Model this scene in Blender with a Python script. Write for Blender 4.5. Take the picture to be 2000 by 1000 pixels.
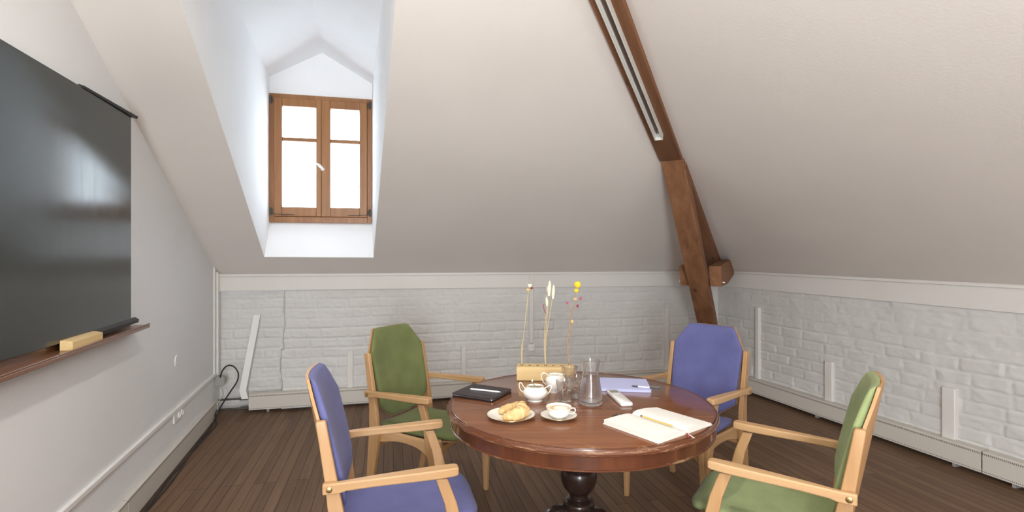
import bpy, bmesh, math, random
from mathutils import Vector, Matrix, noise, geometry
random.seed(7)
for o in list(bpy.data.objects): bpy.data.objects.remove(o, do_unlink=True)
S = bpy.context.scene
PI = math.pi
# ------------------------------------------------------------------ camera
CAM_H = 1.46
FPX, CX, HY = 1015.0, 1000.0, 493.0        # focal length in pixels, principal column, horizon row
cd = bpy.data.cameras.new('camera'); cam = bpy.data.objects.new('camera', cd)
S.collection.objects.link(cam); S.camera = cam
cam.location = (0, 0, CAM_H); cam.rotation_euler = (PI/2, 0, 0)
cd.sensor_width = 36; cd.lens = 36*FPX/2000; cd.shift_y = -(500-HY)/2000; cd.clip_start = .05
# ------------------------------------------------------------------ world and lights
w = bpy.data.worlds.new('sky'); S.world = w; w.use_nodes = True
bg = w.node_tree.nodes['Background']
bg.inputs[0].default_value = (.80, .90, 1.0, 1); bg.inputs[1].default_value = 9.0
def area(name, loc, target, power, size, col, spread=180):
    l = bpy.data.lights.new(name, 'AREA'); l.energy = power; l.size = size; l.shape = 'DISK'; l.color = col
    l.spread = math.radians(spread)
    o = bpy.data.objects.new(name, l); S.collection.objects.link(o); o.location = loc
    d = Vector(target)-Vector(loc); o.rotation_euler = d.to_track_quat('-Z', 'Y').to_euler()
    return o
def globe(name, loc, power, rad, col):
    l = bpy.data.lights.new(name, 'POINT'); l.energy = power; l.shadow_soft_size = rad; l.color = col
    o = bpy.data.objects.new(name, l); S.collection.objects.link(o); o.location = loc; return o
area('ceiling_lamp_left', (-.45, 1.35, 2.95), (-.1, 1.9, 0), 25, .10, (1, .93, .82))
area('ceiling_lamp_right', (1.15, .7, 2.45), (.9, 2.0, 0), 9, .10, (1, .93, .82))
globe('fill_globe', (.25, -1.0, 1.80), 75, .16, (1, .97, .93))  # added fill light, no real pendant: lifts the low slopes and left wall
area('rear_fill_light', (.2, -2.9, 1.35), (.6, 4, 1.6), 310, 2.0, (.90, .95, 1))  # added cool fill behind the camera for overall brightness, not an actual window
S.cycles.transmission_bounces = 20; S.cycles.max_bounces = 20; S.cycles.diffuse_bounces = 6
S.view_settings.view_transform = 'Standard'; S.view_settings.look = 'None'
S.view_settings.gamma = 1; S.view_settings.use_curve_mapping = False; S.view_settings.exposure = -0.08
# ------------------------------------------------------------------ helpers
def V(*a): return Vector(a)
class MB:
    def __init__(s): s.v = []; s.f = []
    def add(s, vs, fs):
        b = len(s.v); s.v += [tuple(p) for p in vs]; s.f += [tuple(i+b for i in f) for f in fs]; return s
    def box(s, x0, x1, y0, y1, z0, z1):
        return s.add([(x0,y0,z0),(x1,y0,z0),(x1,y1,z0),(x0,y1,z0),(x0,y0,z1),(x1,y0,z1),(x1,y1,z1),(x0,y1,z1)],
            [(0,3,2,1),(4,5,6,7),(0,1,5,4),(1,2,6,5),(2,3,7,6),(3,0,4,7)])
    def loft(s, secs, closed=True, cap=True, ring=False):
        n = len(secs[0]); vs = [p for q in secs for p in q]; fs = []
        m = len(secs); last = m if ring else m-1
        for i in range(last):
            j = (i+1) % m
            for k in range(n if closed else n-1):
                k2 = (k+1) % n
                fs.append((i*n+k, i*n+k2, j*n+k2, j*n+k))
        if cap and not ring:
            fs.append(tuple(range(n-1, -1, -1))); fs.append(tuple((m-1)*n+k for k in range(n)))
        return s.add(vs, fs)
    def tube(s, pts, r, n=10, cap=True):
        pts = [Vector(p) for p in pts]; rs = r if isinstance(r, (list, tuple)) else [r]*len(pts)
        secs = []; up = None
        for i, p in enumerate(pts):
            t = (pts[min(i+1, len(pts)-1)]-pts[max(i-1, 0)]).normalized()
            if up is None: up = t.orthogonal().normalized()
            up = (up-t*up.dot(t)).normalized(); b = t.cross(up)
            secs.append([p+rs[i]*(math.cos(a)*up+math.sin(a)*b) for a in [2*PI*k/n for k in range(n)]])
        return s.loft(secs, cap=cap)
    def lathe(s, prof, n=64, c=(0,0,0), mod=None, ring=False):
        c = Vector(c); secs = []
        for r, z in prof:
            secs.append([c+V(max(r,1e-4)*(mod(2*PI*k/n, z) if mod else 1)*math.cos(2*PI*k/n), max(r,1e-4)*(mod(2*PI*k/n, z) if mod else 1)*math.sin(2*PI*k/n), z) for k in range(n)])
        return s.loft(secs, cap=not ring, ring=ring)
    def prism(s, poly, vec):
        vec = Vector(vec); a = [Vector(p) for p in poly]
        return s.loft([a, [p+vec for p in a]])
    def ball(s, c, r, sx=1, sy=1, sz=1, n=12, m=8):
        c = Vector(c)
        return s.loft([[c+V(r*sx*math.sin(PI*(i+.02)/(m+.04))*math.cos(2*PI*k/n), r*sy*math.sin(PI*(i+.02)/(m+.04))*math.sin(2*PI*k/n), -r*sz*math.cos(PI*(i+.02)/(m+.04))) for k in range(n)] for i in range(m+1)])
def smooth_path(pts, n=6):
    pts = [Vector(p) for p in pts]; out = []
    for i in range(len(pts)-1):
        p0 = pts[max(i-1,0)]; p1 = pts[i]; p2 = pts[i+1]; p3 = pts[min(i+2,len(pts)-1)]
        for k in range(n):
            t = k/n
            out.append(.5*((2*p1)+(p2-p0)*t+(2*p0-5*p1+4*p2-p3)*t*t+(3*p1-p0-3*p2+p3)*t**3))
    out.append(pts[-1]); return out
def frame(o, ex, ez=(0,0,1)):
    ex = Vector(ex).normalized(); ez = Vector(ez); ez = (ez-ex*ez.dot(ex)).normalized(); ey = ez.cross(ex)
    m = Matrix((ex, ey, ez)).transposed().to_4x4(); m.translation = Vector(o); return m
def mk(name, mb, mat, M=None, parent=None, bevel=0, smooth=False, ang=35, sub=0):
    me = bpy.data.meshes.new(name); me.from_pydata(mb.v, [], mb.f)
    bm = bmesh.new(); bm.from_mesh(me); bmesh.ops.recalc_face_normals(bm, faces=bm.faces); bm.to_mesh(me); bm.free()
    for m in (mat if isinstance(mat, (list, tuple)) else [mat]): me.materials.append(m)
    o = bpy.data.objects.new(name, me); S.collection.objects.link(o)
    if parent: o.parent = parent
    if M is not None: o.matrix_local = M
    if smooth:
        me.polygons.foreach_set('use_smooth', [True]*len(me.polygons)); me.set_sharp_from_angle(angle=math.radians(ang))
    if bevel:
        b = o.modifiers.new('bevel', 'BEVEL'); b.width = bevel; b.segments = 3; b.limit_method = 'ANGLE'; b.angle_limit = math.radians(40)
        me.polygons.foreach_set('use_smooth', [True]*len(me.polygons)); me.set_sharp_from_angle(angle=math.radians(ang))
        b.harden_normals = False
    if sub:
        q = o.modifiers.new('sub', 'SUBSURF'); q.levels = sub; q.render_levels = sub
    return o
def tag(o, label, cat, group=None, kind=None):
    o['label'] = label; o['category'] = cat
    if group: o['group'] = group
    if kind: o['kind'] = kind
    return o
def thing(name, label, cat, M, group=None):
    o = bpy.data.objects.new(name, None); S.collection.objects.link(o); o.empty_display_size = .1
    o.matrix_world = M if isinstance(M, Matrix) else Matrix.Translation(M)
    return tag(o, label, cat, group)
def struct(o): o['kind'] = 'structure'; return o
# ------------------------------------------------------------------ materials
def mat(name, col, rough=.5, metal=0, spec=.5, trans=0, ior=1.45, coat=0, sheen=0, emit=None):
    m = bpy.data.materials.new(name); m.use_nodes = True; b = m.node_tree.nodes['Principled BSDF']
    b.inputs['Base Color'].default_value = (*col, 1); b.inputs['Roughness'].default_value = rough
    b.inputs['Metallic'].default_value = metal; b.inputs['Specular IOR Level'].default_value = spec
    b.inputs['Transmission Weight'].default_value = trans; b.inputs['IOR'].default_value = ior
    b.inputs['Coat Weight'].default_value = coat; b.inputs['Sheen Weight'].default_value = sheen
    return m
class N:
    def __init__(s, m): s.m = m; s.t = m.node_tree; s.b = s.t.nodes['Principled BSDF']
    def n(s, k, **kw):
        x = s.t.nodes.new(k)
        for a, v in kw.items():
            if hasattr(x, a): setattr(x, a, v)
            else: x.inputs[a.replace('_', ' ')].default_value = v
        return x
    def l(s, a, b): s.t.links.new(a, b)
    def co(s, scale=(1,1,1), rot=(0,0,0), kind='Object'):
        c = s.n('ShaderNodeTexCoord'); mp = s.n('ShaderNodeMapping'); mp.inputs['Scale'].default_value = scale; mp.inputs['Rotation'].default_value = rot
        s.l(c.outputs[kind], mp.inputs[0]); return mp.outputs[0]
    def ramp(s, fac, stops):
        r = s.n('ShaderNodeValToRGB'); e = r.color_ramp.elements
        while len(e) < len(stops): e.new(.5)
        for x, (p, c) in zip(e, stops): x.position = p; x.color = (*c, 1)
        s.l(fac, r.inputs[0]); return r.outputs[0]
    def noise(s, vec, scale, detail=4, rough=.5, dist=0):
        x = s.n('ShaderNodeTexNoise'); x.inputs['Scale'].default_value = scale; x.inputs['Detail'].default_value = detail
        x.inputs['Roughness'].default_value = rough; x.inputs['Distortion'].default_value = dist; s.l(vec, x.inputs['Vector']); return x.outputs['Fac']
    def mix(s, fac, a, b, mode='MIX'):
        x = s.n('ShaderNodeMix', data_type='RGBA', blend_type=mode)
        for sock, val in ((x.inputs[0], fac), (x.inputs[6], a), (x.inputs[7], b)):
            if hasattr(val, 'is_linked'): s.l(val, sock)
            else: sock.default_value = val if isinstance(val, (int, float)) else (*val, 1)
        return x.outputs[2]
    def bump(s, h, strength=.3, dist=.01):
        x = s.n('ShaderNodeBump'); x.inputs['Strength'].default_value = strength; x.inputs['Distance'].default_value = dist
        s.l(h, x.inputs['Height']); s.l(x.outputs[0], s.b.inputs['Normal']); return x
    def math(s, op, a, b=0.0, c=None):
        x = s.n('ShaderNodeMath', operation=op)
        for i, v in enumerate((a, b) if c is None else (a, b, c)):
            if hasattr(v, 'is_linked'): s.l(v, x.inputs[i])
            else: x.inputs[i].default_value = v
        return x.outputs[0]
def plaster(name, col, bump=.25, scale=60, rough=.75):
    m = mat(name, col, rough, spec=.25); n = N(m); c = n.co()
    f = n.noise(c, scale, 5, .6); n.bump(f, bump, .003)
    g = n.noise(c, 1.3, 3); n.l(n.mix(n.ramp(g, [(.3,(.96,.955,.95)),(.7,(1,1,1))]), col, col), n.b.inputs['Base Color'])
    x = n.mix(1.0, col, n.ramp(g, [(.3,(.955,.95,.945)),(.7,(1,1,1))]), 'MULTIPLY'); n.l(x, n.b.inputs['Base Color'])
    return m
def wood(name, c1, c2, axis='z', rough=.45, scale=1.0, coat=0, knots=False, bump=.12, spec=.5):
    m = mat(name, c1, rough, coat=coat, spec=spec); n = N(m)
    a = {'x': (1.5,26,26), 'y': (26,1.5,26), 'z': (26,26,1.5)}[axis]
    c = n.co(tuple(k*scale for k in a)); f = n.noise(c, 1.0, 5, .62, .35)
    f2 = n.noise(n.co(tuple(k*scale*.22 for k in a)), 1.0, 3, .5, .8)
    s_ = n.math('ADD', n.math('MULTIPLY', f, .55), n.math('MULTIPLY', f2, .45))
    col = n.ramp(s_, [(.36, c2), (.62, c1)])
    if knots:
        v = n.n('ShaderNodeTexVoronoi'); v.inputs['Scale'].default_value = 1.0
        b = {'x': (2.2,7,7), 'y': (7,2.2,7), 'z': (7,7,2.2)}[axis]
        n.l(n.co(b), v.inputs['Vector'])
        k = n.ramp(v.outputs['Distance'], [(.03, (1,1,1)), (.11, (0,0,0))])
        col = n.mix(k, col, tuple(q*.35 for q in c2))
    n.l(col, n.b.inputs['Base Color']); n.bump(f, bump, .002); return m
def fabric(name, c1, c2):
    m = mat(name, c1, .9, spec=.2, sheen=.12); n = N(m)
    f = n.noise(n.co((420,420,420)), 1, 2, .7); g = n.noise(n.co((9,9,9)), 1, 3)
    x = n.ramp(f, [(.35, c2), (.65, c1)]); x = n.mix(.5, x, n.ramp(g, [(.35, c2), (.65, c1)]))
    n.l(x, n.b.inputs['Base Color']); n.bump(f, .35, .0015); return m
M_slope = plaster('plaster_slope', (.84, .805, .76), .22, 70)
M_wall = plaster('plaster_wall', (.79, .80, .815), .35, 45)
M_dorm = plaster('plaster_dormer', (.89, .90, .91), .15, 40)
M_brick = plaster('painted_brick', (.655, .645, .63), .5, 38, .6)
M_trim = plaster('painted_trim', (.72, .70, .67), .12, 30, .45)
M_trimw = plaster('painted_trim_white', (.80, .79, .77), .1, 30, .4)
M_oak = wood('beech_frame_z', (.50,.30,.145), (.39,.215,.092), 'z', .42)
M_oaky = wood('beech_frame_y', (.54,.34,.175), (.42,.245,.11), 'y', .42)
M_oakx = wood('beech_frame_x', (.50,.28,.12), (.38,.19,.07), 'x', .42)
M_ply = wood('beech_shell', (.52,.30,.14), (.42,.22,.09), 'z', .5)
M_beam = wood('old_beam', (.32,.155,.078), (.185,.083,.040), 'x', .65, .7, knots=True, bump=.35, spec=.3)
M_win = wood('window_wood_z', (.34,.155,.055), (.24,.095,.032), 'z', .4, 1.2)
M_winx = wood('window_wood_x', (.34,.155,.055), (.24,.095,.032), 'x', .4, 1.2)
M_mah = wood('mahogany_rim', (.15,.052,.024), (.075,.024,.012), 'x', .22, .6, coat=.3, bump=.04)
M_ped = wood('ebonised_pedestal', (.030,.015,.011), (.014,.008,.007), 'z', .26, .6, coat=.2, bump=.02)
M_tray = wood('walnut_tray', (.22,.10,.052), (.13,.055,.028), 'x', .32, .8, coat=.3)
M_pale = wood('pale_ash', (.80,.60,.31), (.66,.46,.21), 'x', .45, 1.4)
M_blue = fabric('blue_fabric', (.134,.140,.325), (.098,.102,.24))
M_green = fabric('green_fabric', (.175,.20,.078), (.11,.135,.046))
M_green2 = fabric('light_green_fabric', (.30,.36,.17), (.21,.26,.11))
M_black = mat('black_rubber', (.012,.012,.013), .45)
M_grey = mat('grey_plastic', (.33,.32,.30), .5)
M_lgrey = mat('light_grey_cable', (.40,.38,.33), .5)
M_pipe = mat('old_pipe', (.10,.09,.075), .5, metal=.5)
M_steel = mat('steel', (.62,.62,.62), .28, metal=1)
M_brass = mat('brass', (.50,.36,.16), .35, metal=1)
M_gold = mat('gold_rim', (.75,.52,.20), .25, metal=1)
M_white = mat('white_plastic', (.82,.82,.81), .35)
M_porc = mat('porcelain', (.83,.80,.74), .12, coat=.6)
M_glass = mat('clear_glass', (1,1,1), .0, trans=1, ior=1.47)
M_water = mat('water', (1,1,1), .0, trans=1, ior=1.333)
for _gm, _k in ((M_glass, .20), (M_water, .35)):
    _t = _gm.node_tree; _b = _t.nodes['Principled BSDF']; _o = _t.nodes['Material Output']; _x = _t.nodes.new('ShaderNodeMixShader'); _tr = _t.nodes.new('ShaderNodeBsdfTransparent')
    _x.inputs[0].default_value = _k; _t.links.new(_b.outputs[0], _x.inputs[1]); _t.links.new(_tr.outputs[0], _x.inputs[2]); _t.links.new(_x.outputs[0], _o.inputs[0])
M_pane = bpy.data.materials.new('window_pane'); M_pane.use_nodes = True
_t = M_pane.node_tree; _t.nodes.clear(); _o = _t.nodes.new('ShaderNodeOutputMaterial'); _m = _t.nodes.new('ShaderNodeMixShader')
_a = _t.nodes.new('ShaderNodeBsdfTransparent'); _g = _t.nodes.new('ShaderNodeBsdfGlossy'); _g.inputs['Roughness'].default_value = .02
_a.inputs[0].default_value = (.97,.98,.98,1); _m.inputs[0].default_value = .05
_t.links.new(_a.outputs[0], _m.inputs[1]); _t.links.new(_g.outputs[0], _m.inputs[2]); _t.links.new(_m.outputs[0], _o.inputs[0])
# chalkboard: satin, vertical wipe streaks in its gloss, small scuffs
M_board = mat('chalkboard', (.022,.028,.026), .2, spec=.55, coat=0, ior=1.6); M_board.node_tree.nodes['Principled BSDF'].inputs['Coat Roughness'].default_value = .3; n = N(M_board)
f = n.noise(n.co((34,34,1.6)), 1, 6, .65, .2); g = n.noise(n.co((2.2,2.2,1.4)), 1, 4)
n.l(n.ramp(f, [(.3,(.155,)*3),(.75,(.20,)*3)]), n.b.inputs['Roughness'])
n.l(n.mix(n.ramp(g, [(.35,(0,0,0)),(.75,(1,1,1))]), (.018,.024,.022), (.028,.036,.034)), n.b.inputs['Base Color']); n.bump(n.noise(n.co((3,3,3)), 1, 2), .02, .001)
# floor boards
M_floor = mat('floor_boards', (.1,.06,.04), .5, spec=.25); n = N(M_floor); c = n.co()
br = n.n('ShaderNodeTexBrick'); br.offset = .37; br.offset_frequency = 3
for k, v in (('Scale', 1.0), ('Mortar Size', .0022), ('Mortar Smooth', .2), ('Bias', 0.0), ('Brick Width', 2.1), ('Row Height', .066)): br.inputs[k].default_value = v
br.inputs['Color1'].default_value = (.0,.0,.0,1); br.inputs['Color2'].default_value = (1,1,1,1); br.inputs['Mortar'].default_value = (.5,.5,.5,1)
n.l(c, br.inputs['Vector'])
gr = n.noise(n.co((2.0,40,10)), 1, 5, .6, .3); st = n.noise(n.co((1.4,1.4,1)), 1, 5, .6)
base = n.ramp(br.outputs['Color'], [(.0,(.105,.056,.030)),(.5,(.150,.085,.047)),(1,(.205,.122,.070))])
base = n.mix(.42, base, n.ramp(gr, [(.3,(.082,.043,.024)),(.7,(.22,.130,.075))]))
base = n.mix(n.ramp(st, [(.42,(0,0,0)),(.8,(.55,.55,.55))]), base, (.20,.135,.09))
base = n.mix(n.math('MULTIPLY', br.outputs['Fac'], .8), base, (.018,.011,.008)); n.l(base, n.b.inputs['Base Color'])
n.l(n.ramp(st, [(.3,(.42,)*3),(.7,(.62,)*3)]), n.b.inputs['Roughness'])
h = n.math('SUBTRACT', n.math('MULTIPLY', gr, .25), br.outputs['Fac']); n.bump(h, .5, .003)
# table top: mahogany with grain along x, pale scratches, worn marks
M_top = mat('table_top_veneer', (.2,.08,.04), .27, spec=.5, coat=.25); n = N(M_top); c = n.co((1,1,1), (0,0,.25))
gr = n.noise(n.co((2.2,34,10), (0,0,-.12)), 1, 6, .62, .5); bl = n.noise(n.co((3,3,3)), 1, 4)
base = n.ramp(gr, [(.28,(.115,.040,.017)),(.5,(.185,.068,.028)),(.72,(.26,.103,.044))])
base = n.mix(n.ramp(bl, [(.35,(0,0,0)),(.7,(.5,.5,.5))]), base, (.235,.095,.043))
for rot, sc, th in ((.9,7,.010),(-.55,5.5,.009),(2.1,6.3,.008)):
    v = n.n('ShaderNodeTexVoronoi', feature='DISTANCE_TO_EDGE'); v.inputs['Scale'].default_value = sc*.42; n.l(n.co((1,3.2,1), (0,0,rot)), v.inputs['Vector'])
    msk = n.noise(n.co((3.1,3.1,3.1), (0,0,rot*2)), 1, 2)
    k = n.math('MULTIPLY', n.ramp(v.outputs['Distance'], [(0,(1,1,1)),(th*.35,(0,0,0))]), n.ramp(msk, [(.56,(0,0,0)),(.62,(1,1,1))]))
    base = n.mix(n.math('MULTIPLY', k, .75), base, (.50,.30,.16))
n.l(base, n.b.inputs['Base Color']); n.l(n.ramp(bl, [(.3,(.13,)*3),(.7,(.24,)*3)]), n.b.inputs['Roughness']); n.bump(gr, .03, .002)
# worn moulding: mahogany rubbed through to pale wood
M_rim = mat('worn_rim', (.15,.05,.02), .22, coat=.3); n = N(M_rim); wn = n.noise(n.co((11,11,160)), 1, 5, .7); rg = n.noise(n.co((1.8,1.8,1.8)), 1, 2)
k = n.math('MULTIPLY', n.ramp(wn, [(.54,(0,0,0)),(.62,(1,1,1))]), n.ramp(rg, [(.40,(.12,)*3),(.62,(.95,)*3)]))
n.l(n.mix(k, (.125,.043,.020), (.50,.33,.18)), n.b.inputs['Base Color'])
M_apron = wood('mahogany_apron', (.145,.048,.022), (.080,.026,.013), 'z', .16, .5, coat=.5, bump=.02)
# perforated convector enamel
def convector(name, L, rows):
    m = mat(name, (.60,.565,.51), .42); n = N(m); sx = n.n('ShaderNodeSeparateXYZ'); n.l(n.n('ShaderNodeTexCoord').outputs['Object'], sx.inputs[0])
    fx = n.math('ABSOLUTE', n.math('SUBTRACT', n.math('FRACT', n.math('MULTIPLY', sx.outputs[0], 1/.0105)), .5))
    inx = n.math('LESS_THAN', fx, .27); tot = None
    for z in rows:
        dz = n.math('LESS_THAN', n.math('ABSOLUTE', n.math('SUBTRACT', sx.outputs[2], z)), .0026)
        tot = dz if tot is None else n.math('ADD', tot, dz)
    k = n.math('MULTIPLY', n.math('MINIMUM', tot, 1), inx)
    n.l(n.mix(k, (.60,.565,.51), (.10,.09,.08)), n.b.inputs['Base Color']); return m
M_conv = convector('convector_enamel', 1, (.1575,.1515,.0415))
M_conv2 = convector('skirting_enamel', 1, (.140,.135))
# ------------------------------------------------------------------ room geometry
dirW = V(-.3103, 1, 0).normalized(); inL = V(dirW.y, -dirW.x, 0)          # along the side walls; left wall's inward normal
def PL(Y, z=0, d=0): return V(-1.209-.3103*Y, Y, z)+inL*d                 # left wall point, d = distance into the room
def PR(Y, z=0, d=0): return V(4.175-.3103*Y, Y, z)-inL*d                  # right wall point
B0 = V(-2.674, 4.72, 0); eB = V(5.015, 1.191, 0).normalized(); inB = V(eB.y, -eB.x, 0); LB = 5.1545
def PB(s, z=0, d=0): return B0+eB*s+inB*d+V(0,0,z)                        # back wall point
def sB(u, d=0):                                                          # where a sight line meets the back wall
    k = (u-CX)/FPX; o = B0+inB*d; return (k*o.y-o.x)/(eB.x-k*eB.y)
def zat(y, Y): return CAM_H-(y-HY)*Y/FPX
def YL(u, d=0):
    k = (CX-u)/FPX; return (1.209-1.047*d)/(k-.3103)
def YR(u, d=0):
    k = (u-CX)/FPX; return (4.175-1.047*d)/(k+.3103)
Lc = V(-2.674, 4.72, 1.262); Rc = V(2.341, 5.911, 1.25)
nS = V(.1009591, -.43413265, -.89517378)
Dh = V(-1.85663649, -3.38982585, 1.4345703)
def slope_z(x, y): return Lc.z-((x-Lc.x)*nS.x+(y-Lc.y)*nS.y)/nS.z
# hip meets left wall
t_ = (-1.209-.3103*Rc.y-Rc.x)/(Dh.x+.3103*Dh.y); HT = Rc+Dh*t_
YREAR = -3.2
RL = PL(YREAR); RR_ = RL+inL*((PR(0)-PL(0)).dot(inL))
topL = HT.z
def face(name, polys, m, M=None):
    mb = MB()
    for p in polys:
        p = [Vector(q) for q in p]; tri = geometry.tessellate_polygon([p]); mb.add(p, [tuple(t) for t in tri])
    return mk(name, mb, m, M)
# dormer key points
a0 = V(-2.1452, 4.5173, 0); a0.z = slope_z(a0.x, a0.y); b0 = V(-1.2688, 4.7347, 0); b0.z = slope_z(b0.x, b0.y)
W0 = V(-2.24, 4.80, 0); W1 = V(-1.348, 5.012, 0); eW = (W1-W0).normalized(); inW = V(eW.y, -eW.x, 0); LW = (W1-W0).length
# make opening corners lie on the cheek planes through the window corners
a0 = W0-dirW*.298; a0.z = slope_z(a0.x, a0.y); b0 = W1-dirW*.288; b0.z = slope_z(b0.x, b0.y)
ZE, ZA = 3.085, 3.345
def up_to(p, z):      # follow dirW backwards in the slope plane until height z
    g = (slope_z(p.x-dirW.x, p.y-dirW.y)-slope_z(p.x, p.y)); t = (z-p.z)/g; q = p-dirW*t; q.z = z; return q
aT = up_to(a0, ZE); bT = up_to(b0, ZE); Wm = (W0+W1)/2; m0 = V(Wm.x, Wm.y, 0); m0.z = slope_z(m0.x, m0.y); mT = up_to(m0, ZA)
def withz(p, z): return V(p.x, p.y, z)
tri_out = [Lc, Rc, HT]; hole = [a0, b0, bT, mT, aT]
tess = geometry.tessellate_polygon([tri_out, hole]); mb = MB().add(tri_out+hole, [tuple(t) for t in tess])
struct(mk('ceiling', mb, M_slope))
rt = RR_+V(0,0,1.25)
struct(face('ceiling.001', [[Rc, HT, withz(RL, topL), rt]], M_slope))
wl = face('wall_left', [[PL(4.95), PL(4.95,1.2), Lc, HT, withz(RL, topL), RL]], M_wall); struct(wl)
struct(face('wall_rear', [[RL, withz(RL, topL), rt, RR_]], M_wall))
ZWB, ZWT = 1.738, 2.926
dm = [[a0, withz(W0, ZWB), withz(W0, ZE), aT], [b0, withz(W1, ZWB), withz(W1, ZE), bT],
      [withz(W0, ZE), withz(Wm, ZA), mT, aT], [withz(W1, ZE), withz(Wm, ZA), mT, bT],
      [a0, b0, withz(W1, ZWB), withz(W0, ZWB)],
      [withz(W0, ZWT), withz(W1, ZWT), withz(W1, ZE), withz(Wm, ZA), withz(W0, ZE)]]
struct(face('wall_dormer', dm, M_dorm))
fl = MB().add([(-9,-9,0),(9,-9,0),(9,9,0),(-9,9,0)], [(0,1,2,3)])
# floor boards run square to the back wall: local x axis along the boards
fo = mk('floor', MB().add([(-5.2,-4.5,0),(5.4,-4.5,0),(5.4,4.2,0),(-5.2,4.2,0)], [(0,1,2,3)]), M_floor, frame((.4, 1.6, 0), (-eB.y, eB.x, 0))); struct(fo)
def fbm(x, y, z=0): return noise.fractal(V(x, y, z), 1.0, 2.0, 4)
def bh(s, z, seed, soft):
    s2 = s+.012*fbm(s*3, z*5, seed); z2 = z+.011*fbm(s*2.3, z*3, seed+4)
    rh = .093; r = math.floor(z2/rh); bl = .25*(1+.25*noise.noise(V(r*3.7, seed, 0)))
    off = (r % 2)*.5*bl+.05*noise.noise(V(r*5.1, 2.2, seed)); q = (s2+off)/bl; b = math.floor(q)
    ds = min(q-b, 1-(q-b))*bl; dz = min(z2/rh-r, 1-(z2/rh-r))*rh
    ex = .5+.5*noise.noise(V(b*2.1+r*7.7, r*1.3, seed)); prom = .45+.9*ex
    e = min(1, max(0, (min(ds*.8, dz)-.001)/.013)); e = e*e*(3-2*e)
    return (-.0095*soft*(1-e)*(.75+.5*ex) + .008*(prom-1)*e*soft + .006*fbm(s*6, z*9, seed+9) + .0022*fbm(s*26, z*32, seed+2))
def brick_wall(name, P, L0, L1, z1, res, seed, shift=None, extra=None):
    ns = int((L1-L0)/res); nz = int(z1/.0085); vs = []; fs = []
    for i in range(ns+1):
        s = L0+(L1-L0)*i/ns
        for j in range(nz+1):
            z = z1*j/nz
            soft = min(1, max(.25, .75+.9*noise.noise(V(s*.9, z*1.6, seed+20))+(.2 if z < .75 else -.5)))
            d = bh(s, z, seed, soft)+(shift(s, z) if shift else 0)
            vs.append(P(s, z, d))
    for i in range(ns):
        for j in range(nz):
            q = i*(nz+1)+j; fs.append((q, q+nz+1, q+nz+2, q+1))
    mb = MB().add(vs, fs)
    if extra: mb.add(*extra)
    return struct(mk(name, mb, M_brick, smooth=True, ang=60))
def alcove(s, z):
    e = .545+.02*fbm(z*4, 3.3)-(.02 if z < .55 else 0)
    t = min(1, max(0, (s-e)/.02)); return -.075*(1-t*t*(3-2*t))
brick_wall('wall_back', PB, -.03, LB+.03, 1.15, .010, 1.7, alcove)
Ysp = 1.3
def PRs(s, z, d): return PR(5.911-s*dirW.y, z, d)
ext = ([PR(5.911-5.0*dirW.y, 0), RR_, RR_+V(0,0,1.27), PR(5.911-5.0*dirW.y, 1.27)], [(0,1,2,3)])
brick_wall('wall_right', PRs, -.03, 5.0, 1.15, .012, 8.3, None, ext)
# upper plaster bands (wall plate boards) and cap mouldings
def band(name, P, s0, s1, zt0, zt1, zb0, zb1, d0, d1, m, bevel=.003):
    secs = [[P(s0, zb0, d0), P(s0, zb0, d1), P(s0, zt0, d1), P(s0, zt0, d0)], [P(s1, zb1, d0), P(s1, zb1, d1), P(s1, zt1, d1), P(s1, zt1, d0)]]
    return struct(mk(name, MB().loft(secs), m, bevel=bevel))
band('trim_1', PB, -.02, LB+.02, 1.262, 1.250, 1.111, 1.084, -.06, .016, M_trim)
band('trim_2', PRs, -.02, 7.5, 1.262, 1.262, 1.082, 1.078, -.03, .016, M_trim)
band('trim_3', PB, 0, LB-.01, 1.262, 1.250, 1.238, 1.228, .01, .030, M_trim)
band('trim_4', PRs, .01, 7.5, 1.258, 1.255, 1.236, 1.232, .01, .030, M_trim)
def PLs(s, z, d): return PL(s, z, d)
band('trim_5', PLs, -3, 4.615, .388, .388, .362, .362, -.005, .016, M_trimw)     # rail along the left wall
band('trim_6', PLs, 4.575, 4.61, 1.33, 1.31, .36, .36, -.004, .010, M_trimw)
band('trim_7', PLs, 4.655, 4.70, 1.285, 1.262, .36, .36, -.004, .020, M_trimw)
def batten(name, P, s, wd, z0, z1, d=.028): return band(name, P, s-wd/2, s+wd/2, z1, z1, z0, z0, -.02, d, M_trim, .006)
def stile(k, u, y0, y1, wd):
    s = sB(u); Y = PB(s).y; batten('trim_%d' % k, PB, s, wd, zat(y1, Y), zat(y0, Y))
stile(8, 684, 684, 768, .055); stile(9, 905, 676, 758, .05)
sc = sB(1037); batten('trim_10', PB, sc, .048, .52, 1.25, .022)
stile(14, 1301, 600, 735, .045)
for k, (u, y0, y1, wd) in zip((11, 12, 13), ((1482,600,742,.05), (1622,706,795,.075), (1857,757,880,.085))):
    Y = YR(u); batten('trim_%d' % k, PRs, (5.911-Y)/dirW.y, wd, zat(y1, Y), zat(y0, Y))
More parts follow.
